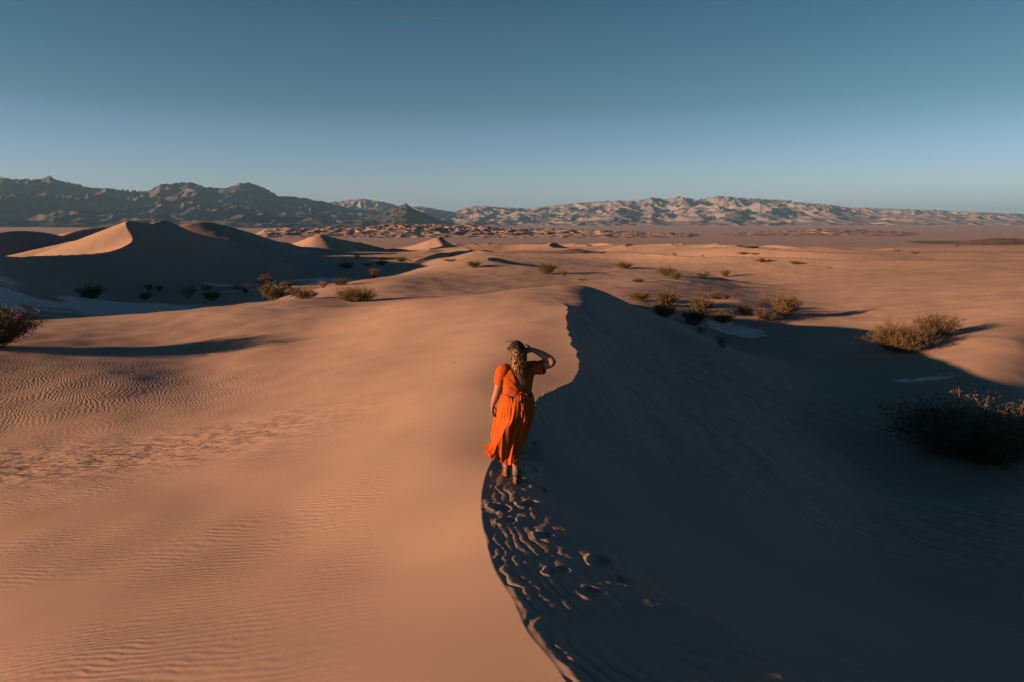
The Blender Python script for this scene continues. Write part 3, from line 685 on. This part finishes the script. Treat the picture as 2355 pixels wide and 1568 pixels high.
limb(bm, [SHR + V3(-.05, 0, .01), SHR, tuple(SHR * .45 + ELR * .55 - V3(0, 0, .012)), ELR, tuple(ELR * .5 + WRR * .5 + V3(0, 0, .012)), WRR], [.055, .060, .054, .045, .041, .026])
add_hand(bm, WRL, un(-.05, .10, -.95), un(.25, .9, .1), .9)
add_hand(bm, WRR, un(-.93, -.05, -.10), un(-.05, -.25, 1.0), .75)
limb(bm, [(.07, .0, .86), tuple(un(.02, .02, .66)), tuple(un(.0, .02, .47)), tuple(un(-.006, -.03, .34)), tuple(un(.0, -.01, .20)), tuple(un(-.002, .0, .10))], [.092, .082, .062, .060, .042, .036])
limb(bm, [(-.09, .0, .86), tuple(un(-.10, .09, .68)), tuple(un(-.105, .19, .50 + dzl * .3)), tuple(un(-.108, .19, .36 + dzl)), tuple(un(-.112, .235, .22 + dzl)), tuple(un(-.115, .26, .12 + dzl))], [.092, .082, .062, .058, .042, .036])
body = part('body', fuse('body', bm, .0055, 3), M_SKIN, wk)

# blouse: fused torso shell and sleeves, tied at the back
bm = bmesh.new(); g = .012
add_loft(bm, [(V3(x, y, z), V3(rx + g, 0, 0), V3(0, ry + g, 0)) for x, y, z, rx, ry in [(.004,0,1.06,.158,.115)] + TORSO[3:8]] , 40)
limb(bm, [SHL + V3(.06, 0, .02), SHL + V3(-.004, 0, .004), SHL * .45 + ELL * .55, SHL * .18 + ELL * .82], [.060, .074, .072, .074])
limb(bm, [SHR + V3(-.06, 0, .02), SHR + V3(.004, 0, .0), SHR * .5 + ELR * .5 - V3(0, 0, .03), SHR * .25 + ELR * .75 - V3(0, 0, .03)], [.060, .078, .080, .086])
for sx, s_ in ((-1, SHL), (1, SHR)): add_ball(bm, s_ + V3(-sx * .05, 0, -.02), (.085, .085, .085))
tp = fuse('blouse', bm, .006, 6)
co, no = nearest_rows(tp)
kn = V3(.012, -.14, 1.118); dx, dz = co[:, 0] - kn[0], co[:, 2] - kn[2]; an = np.arctan2(dz, dx); rd = np.hypot(dx, dz)
back = np.clip(-no[:, 1], 0, 1)
f1 = (np.abs(np.sin(an * 7.5 + 1.5 * noise(co[:, 0] * 5, co[:, 2] * 5, 3))) - .6) * sstep(.02, .10, rd) * (1 - sstep(.18, .34, rd)) * back
sl = np.clip((co[:, 0] - .17) / .1, 0, 1); f2 = sl * np.sin((co[:, 0] * .75 + co[:, 2] * .35) * 190 + 3 * noise(co[:, 0] * 9, co[:, 2] * 9, 4))
f3 = noise(co[:, 0] * 14 + 3, co[:, 2] * 9 + co[:, 1] * 12, 6)
f4 = np.clip((co[:, 0] - .03) / .08, 0, 1) * back * np.sin((co[:, 0] - .5 * co[:, 2]) * 120)
co = co + no * (.007 * f1 + .0055 * f2 + .004 * f3 + .0035 * f4)[:, None]
tp.vertices.foreach_set('co', co.ravel()); tp.update()
ua, ub = (SHL * .18 + ELL * .82 - SHL), (SHR * .25 + ELR * .75 - V3(0, 0, .03) - SHR)
def keep(c, n):
    if c.z < 1.098 + .010 * math.sin(c.x * 40): return False
    p = np.array(c)
    if c.x < -.17 and (p - SHL).dot(ua) / ua.dot(ua) > .66: return False
    if c.x > .22 and (p - SHR).dot(ub) / ub.dot(ub) > .80: return False
    if n.y < .1 and c.y < .02:                                       # open V at the back down to the knot
        h = (c.z - 1.135) / .30
        if 0 < h and -.02 - .085 * h < c.x < .03 + .075 * h and c.z > 1.15: return False
    if c.z > 1.405 and -.075 < c.x < .10: return False
    return True
keep_faces(tp, keep)
part('blouse', tp, M_CLOTH, wk, .004)

# skirt: rings of a wind-blown cloth tube
SK = [(1.095,.006,.174,.134,0),(1.04,.004,.190,.166,.1),(.937,-.003,.208,.198,.28),(.82,-.018,.213,.205,.5),(.708,-.043,.208,.192,.7),(.58,-.070,.190,.182,.85),(.478,-.096,.182,.178,1.),(.40,-.112,.188,.180,1.1),(.335,-.122,.196,.184,1.2)]
q = smooth_line(SK, 9); NS = 300; bm = bmesh.new(); rings = []
for i, (z, cx, rx, ry, am) in enumerate(q):
    t = i / (len(q) - 1); ring = []
    for k in range(NS):
        a = 2 * math.pi * k / NS
        tw = a + .9 * (t ** 1.2) + .25 * float(noise(3 * math.cos(a), 3 * math.sin(a) + 2 * t, 9))
        f = .034 * (1 - 2 * abs(math.sin(2 * tw + .6)) ** .8) + .012 * math.sin(7 * tw + 1.1 * math.sin(3 * t)) + .003 * math.sin(17 * tw + 2)
        f = f * am + .003 * math.sin(26 * a + 2 * math.sin(5 * a)) * (1 - t) ** 2 + .006 * float(noise(8 * math.cos(a), 8 * math.sin(a) + 6 * t, 12))
        ca, sa = math.cos(a), math.sin(a); lf = max(0, -ca) ** 3
        cc = un(cx, .03 * t); sh = un(-.085 * lf * t ** 4 * (1 if sa < .5 else .5), 0); x = cc[0] + (rx + f) * ca + sh[0]; y = cc[1] + (ry + f) * sa + sh[1]
        bk = math.exp(-((ca + .35) / .45) ** 2) * (1 if sa < 0 else .4)
        zz = z + (.125 * lf - .075 * bk + .02 * max(0, ca)) * t ** 3 + (.012 * math.sin(6 * a + 1)) * t ** 4
        if i < 12:      # top edge: dips either side of the knot at the back
            dip = (1 - i / 12) * (.032 * math.exp(-((x + .075) / .045) ** 2) + .030 * math.exp(-((x - .10) / .05) ** 2)) * (sa < 0); zz -= dip
        ring.append(bm.verts.new((x, y, zz)))
    rings.append(ring)
for a_, b_ in zip(rings[:-1], rings[1:]):
    for k in range(NS): bm.faces.new((a_[k], a_[(k + 1) % NS], b_[(k + 1) % NS], b_[k]))
part('skirt', bm, M_CLOTH, wk, .004)
# the tie: knot, two small loops and two long ends
def ribbon(bm, pts, w, nrm=(0, -1, 0)):
    q = smooth_line(pts, 8); pr = None
    for i, p in enumerate(q):
        p = V3(*p); d = V3(*q[min(i + 1, len(q) - 1)]) - V3(*q[max(i - 1, 0)]); s = np.cross(d, nrm); s /= np.linalg.norm(s)
        wi = w * (1 + .25 * math.sin(i * .9)); a, b = bm.verts.new(tuple(p - s * wi)), bm.verts.new(tuple(p + s * wi))
        c_ = bm.verts.new(tuple(p + V3(*nrm) * .006))
        if pr: bm.faces.new((pr[0], pr[2], c_, a)); bm.faces.new((pr[2], pr[1], b, c_))
        pr = (a, b, c_)
bm = bmesh.new()
ribbon(bm, [(.005,-.155,1.12),(-.008,-.175,1.05),(.004,-.195,.96),(-.010,-.205,.90),(-.004,-.205,.86)], .011)
ribbon(bm, [(.015,-.155,1.12),(.022,-.18,1.04),(.012,-.20,.95),(.026,-.21,.87),(.020,-.21,.80)], .011)
ribbon(bm, [(.01,-.15,1.125),(-.035,-.175,1.10),(-.042,-.18,1.03),(-.022,-.175,1.03),(.0,-.16,1.11)], .010)
ribbon(bm, [(.01,-.15,1.125),(.055,-.17,1.105),(.060,-.18,1.07),(.035,-.175,1.075),(.01,-.16,1.11)], .010)
tie = part('tie', bm, M_CLOTH, wk, .004)
bm = bmesh.new(); add_ball(bm, kn + V3(0, -.006, 0), (.026, .02, .02)); part('knot', fuse('knot', bm, .004, 1), M_CLOTH, tie)

# socks and boots
def footwear(c, yaw, lift, pitch):
    """c = heel point on the sand (local)"""
    R_ = Matrix.Translation(Vector(c) + Vector((0, 0, lift))) @ Matrix.Rotation(yaw, 4, 'Z') @ Matrix.Rotation(pitch, 4, 'X')
    def tf(b):
        for v in b.verts: v.co = R_ @ v.co
        return b
    b = bmesh.new(); add_loft(b, [(V3(0, .045, z), V3(r, 0, 0), V3(0, r * 1.12, 0)) for z, r in ((.08,.046),(.12,.048),(.14,.051),(.160,.050),(.186,.052),(.193,.045))], 32, True, lambda p, a, t, c_: p + (p - c_) * .03 * math.sin(a * 16))
    part('sock', tf(b), M_SOCK, wk)
    b = bmesh.new()
    add_loft(b, [(V3(0, .05, .125), V3(.050, 0, 0), V3(0, .058, 0)), (V3(0, .048, .095), V3(.047, 0, 0), V3(0, .056, 0)), (V3(0, .055, .07), V3(.045, 0, 0), V3(0, .07, 0)), (V3(0, .10, .045), V3(.047, 0, 0), V3(0, .115, 0)), (V3(0, .112, .022), V3(.050, 0, 0), V3(0, .125, 0))], 32)
    add_ball(b, (0, .17, .045), (.045, .062, .038)); add_ball(b, (0, .035, .05), (.043, .05, .05))
    bt = part('boot', tf_mesh(fuse('boot', b, .005, 2), R_), M_BOOT, wk)
    b = bmesh.new(); add_loft(b, [(V3(0, .112, .026), V3(.053, 0, 0), V3(0, .130, 0)), (V3(0, .112, .004), V3(.052, 0, 0), V3(0, .128, 0)), (V3(0, .112, 0), V3(.048, 0, 0), V3(0, .122, 0))], 32); part('sole', tf(b), M_SOLE, bt)
    b = bmesh.new(); add_loft(b, [(V3(0, .049, z), V3(r, 0, 0), V3(0, r * 1.13, 0)) for z, r in ((.105,.051),(.115,.054),(.130,.054),(.136,.050))], 32); part('collar', tf(b), M_BOOTD, bt)
    b = bmesh.new()
    for k in range(5): add_ball(b, (0, .115 + k * .012, .115 - k * .013), (.026, .006, .004))
    part('laces', tf(b), M_BOOTD, bt)
def tf_mesh(me, M): me.transform(M); return me
footwear(un(-.002, -.035, 0), -.15 - YAW, 0, 0)
footwear(un(-.115, .225, dzl), .05 - YAW, .012, -.12)

# hair
bm = bmesh.new()
add_ball(bm, HC + V3(0, -.010, .013), (.087, .094, .104))
add_loft(bm, [(V3(.008, -.035, 1.60), V3(.078, 0, 0), V3(0, .055, 0)), (V3(.004, -.055, 1.50), V3(.074, 0, 0), V3(0, .050, 0)), (V3(.004, -.085, 1.40), V3(.070, 0, 0), V3(0, .045, 0)), (V3(.014, -.105, 1.30), V3(.050, 0, 0), V3(0, .034, 0)), (V3(.02, -.12, 1.22), V3(.025, 0, 0), V3(0, .02, 0))], 24)
hm_ = fuse('hair', bm, .008, 3); co, no = nearest_rows(hm_)
hr = np.random.RandomState(11); HV, HF, HA, HT = [], [], [], []
def strand(pts, w, tone, a0=0.):
    q = smooth_line(pts, 4); b = len(HV); n = len(q)
    for i, p in enumerate(q):
        p = V3(*p); d = V3(*q[min(i + 1, n - 1)]) - V3(*q[max(i - 1, 0)]); o_ = p - V3(.01, .02, p[2]); o_ /= np.linalg.norm(o_) + 1e-6
        s = np.cross(d, o_); s /= np.linalg.norm(s) + 1e-6; s = s * .85 + o_ * .5 * math.sin(i * .5 + tone * 9); wi = w * (1 - .75 * (i / (n - 1)) ** 2)
        for e in (-1, 1): HV.append(p + s * wi * e); HA.append(min(1, max(0, a0 + (1.665 - p[2]) / .19)) ** 1.2); HT.append(tone)
    for i in range(n - 1): HF.append((b + 2 * i, b + 2 * i + 1, b + 2 * i + 3, b + 2 * i + 2))
for k in range(2800):
    th = hr.uniform(0, 2 * math.pi); el_ = 1.5 * hr.uniform(.0, 1.) ** .8; cx_ = math.cos(th) * math.cos(el_); cy_ = math.sin(th) * math.cos(el_)
    if cy_ > .35 and el_ < .9: continue
    root = HC + V3(cx_ * .092, -.012 + cy_ * .100, .016 + math.sin(el_) * .106)
    side = cx_ * .9 + hr.randn() * .12; tipz = 1.205 + .17 * abs(side) + abs(hr.randn()) * .07
    ph_, wv = hr.uniform(0, 6.28), hr.uniform(.006, .016); pts = [tuple(root)]
    lay = hr.uniform(.82, 1.10)
    for t in (.18, .36, .52, .66, .78, .89, 1.):
        z = root[2] + (tipz - root[2]) * t; wd = np.interp(z, [1.20, 1.30, 1.40, 1.5, 1.6, 1.68], [.030, .058, .080, .090, .094, .07]); cy0 = np.interp(z, [1.2, 1.3, 1.4, 1.5, 1.6, 1.68], [-.150, -.150, -.146, -.140, -.120, -.065])
        u = max(-1.05, min(1.05, side + .1 * math.sin(4 * t + ph_))); cxx = np.interp(z, [1.2, 1.4, 1.6], [.022, .000, .008])
        w_ = wv * t * 1.3; x = cxx + wd * u + w_ * math.sin(11 * t + ph_); y = .02 + (cy0 - .02) * lay * math.sqrt(max(0, 1 - .75 * min(1, u * u))) + w_ * math.cos(9 * t + ph_ * 1.7)
        pts.append((x, y, z))
    strand(pts, hr.uniform(.0018, .0042), np.clip(.52 + .28 * hr.randn(), 0, 1))
for k in range(46):     # flyaways lifted by the wind
    th = hr.uniform(0, 6.28); rt = HC + V3(.085 * math.cos(th) * .7, .085 * math.sin(th) * .7, .095)
    if k > 24: rt = V3(-.085, hr.uniform(-.08, .03), hr.uniform(1.36, 1.58))
    d = V3(-.05 - .05 * hr.rand(), hr.randn() * .02, .03 * hr.randn() + (.02 if k <= 24 else 0)); strand([tuple(rt), tuple(rt + d * .4 + V3(0, 0, .014)), tuple(rt + d * .8 + V3(0, 0, .008)), tuple(rt + d)], .0011, .6, .2)
bco = co.tolist(); nb = len(bco); fs = [tuple(p.vertices) for p in hm_.polygons]
me = bpy.data.meshes.new('hair'); me.from_pydata(bco + [tuple(v) for v in HV], [], fs + [tuple(i + nb for i in f) for f in HF]); me.update()
me.polygons.foreach_set('use_smooth', [True] * len(me.polygons))
for nm, base, arr in (('along', [min(1, max(0, (1.60 - p[2]) / .5)) for p in bco], HA), ('tone', [.05] * nb, HT)):
    at = me.attributes.new(nm, 'FLOAT', 'POINT'); at.data.foreach_set('value', np.array(list(base) + list(arr), np.float32))
part('hair', me, M_HAIR, wk)
bm = bmesh.new()
for sx in (-1, 1):
    add_ball(bm, HC + V3(sx * .034 - .014, .106, .014), (.030, .008, .024)); limb(bm, [tuple(HC + V3(sx * .072 - .008, .09, .018)), tuple(HC + V3(sx * .084, .0, .012))], [.004, .003], 1., 8, 2)
limb(bm, [tuple(HC + V3(-.03, .112, .02)), tuple(HC + V3(.002, .112, .02))], [.004, .004], 1., 8, 2)
part('sunglasses', fuse('sunglasses', bm, .003, 1), M_DARKPL, wk)
#@@END
# ------------------------------------------------------------------ small things on the sand and in the sky
TWIGS = [(412,979,.16,'dark bent twig lying on the rippled sand at the left'),(608,994,.09,'tiny dark twig on the smooth sand left of the walker'),(593,810,.08,'small twig high on the smooth sand by the long shrub shadow'),
 (1210,743,.14,'small dark twig near the top of the lit dune flank behind the walker'),(1039,836,.10,'small twig on the lit dune flank left of the head of the walker')]
M_TWIG = simple('dry_wood', (.10, .06, .035), .9, .3, 30.)
for i, (u, v, ln, lab) in enumerate(TWIGS):
    x, y, z = march(u, v); r = random.Random(i); b = bmesh.new(); p = [(0, 0, .006)]
    for k in range(4): p.append((p[-1][0] + ln * r.uniform(.2, .35), p[-1][1] + ln * r.uniform(-.15, .15), r.uniform(.004, .03)))
    limb(b, p, [.006, .006, .005, .004, .002], 1., 6, 2); limb(b, [p[2], (p[2][0] + ln * .1, p[2][1] + ln * .2, .03)], [.004, .002], 1., 6, 2)
    me = bpy.data.meshes.new('twig'); b.to_mesh(me); b.free(); me.materials.append(M_TWIG)
    o = bpy.data.objects.new('twig', me); C.objects.link(o); o.location = (x, y, gz(x, y)); o.rotation_euler = (0, 0, r.uniform(-.6, .8)); tag(o, lab, 'twig', 'twigs lying on the sand')
a, b = V3(*P(845, 37, 30000)), V3(*P(1080, 43, 31500)); me = bpy.data.meshes.new('contrail'); bm = bmesh.new(); L_ = np.linalg.norm(b - a)
add_loft(bm, [(V3(0, 0, 0), V3(0, 3, 0), V3(0, 0, 3)), (V3(300, 0, 0), V3(0, 17, 0), V3(0, 0, 17)), (V3(L_ * .5, 0, 0), V3(0, 30, 0), V3(0, 0, 30)), (V3(L_, 0, 0), V3(0, 42, 0), V3(0, 0, 42))], 12)
bm.to_mesh(me); bm.free(); o = bpy.data.objects.new('contrail', me); C.objects.link(o); o.location = a; o.rotation_euler = Vector(b - a).to_track_quat('X', 'Z').to_euler()
tag(o, 'faint thin white contrail high in the clear sky', 'contrail')
m, nt, pb = mat('contrail_vapour'); pb.inputs['Base Color'].default_value = (.9, .9, .92, 1); tr = nd(nt, 'ShaderNodeBsdfTransparent'); mx = nd(nt, 'ShaderNodeMixShader')
tc = nd(nt, 'ShaderNodeTexCoord'); sx = nd(nt, 'ShaderNodeSeparateXYZ'); nt.links.new(tc.outputs['Generated'], sx.inputs[0]); fd = math_(nt, 'MULTIPLY', math_(nt, 'SUBTRACT', 1., sx.outputs[0]), .13)
nt.links.new(fd, mx.inputs[0]); nt.links.new(tr.outputs[0], mx.inputs[1]); nt.links.new(pb.outputs[0], mx.inputs[2]); nt.links.new(mx.outputs[0], nt.nodes['Material Output'].inputs['Surface']); me.materials.append(m)
# ------------------------------------------------------------------ air
bm = bmesh.new(); bmesh.ops.create_cube(bm, size=1)
hm = bpy.data.meshes.new('haze'); bm.to_mesh(hm); bm.free(); hz = bpy.data.objects.new('haze', hm); C.objects.link(hz)
hz.scale = (90000, 90000, 1500); hz.location = (0, 0, 1500 / 2 - 400)
tag(hz, kind='stuff')
m = bpy.data.materials.new('haze'); m.use_nodes = True; nt = m.node_tree; nt.nodes.remove(nt.nodes['Principled BSDF'])
vol = nt.nodes.new('ShaderNodeVolumePrincipled'); vol.inputs['Color'].default_value = (.17, .50, .95, 1); vol.inputs['Density'].default_value = 3.3e-5; vol.inputs['Anisotropy'].default_value = .0
nt.links.new(vol.outputs[0], nt.nodes['Material Output'].inputs['Volume']); hm.materials.append(m)
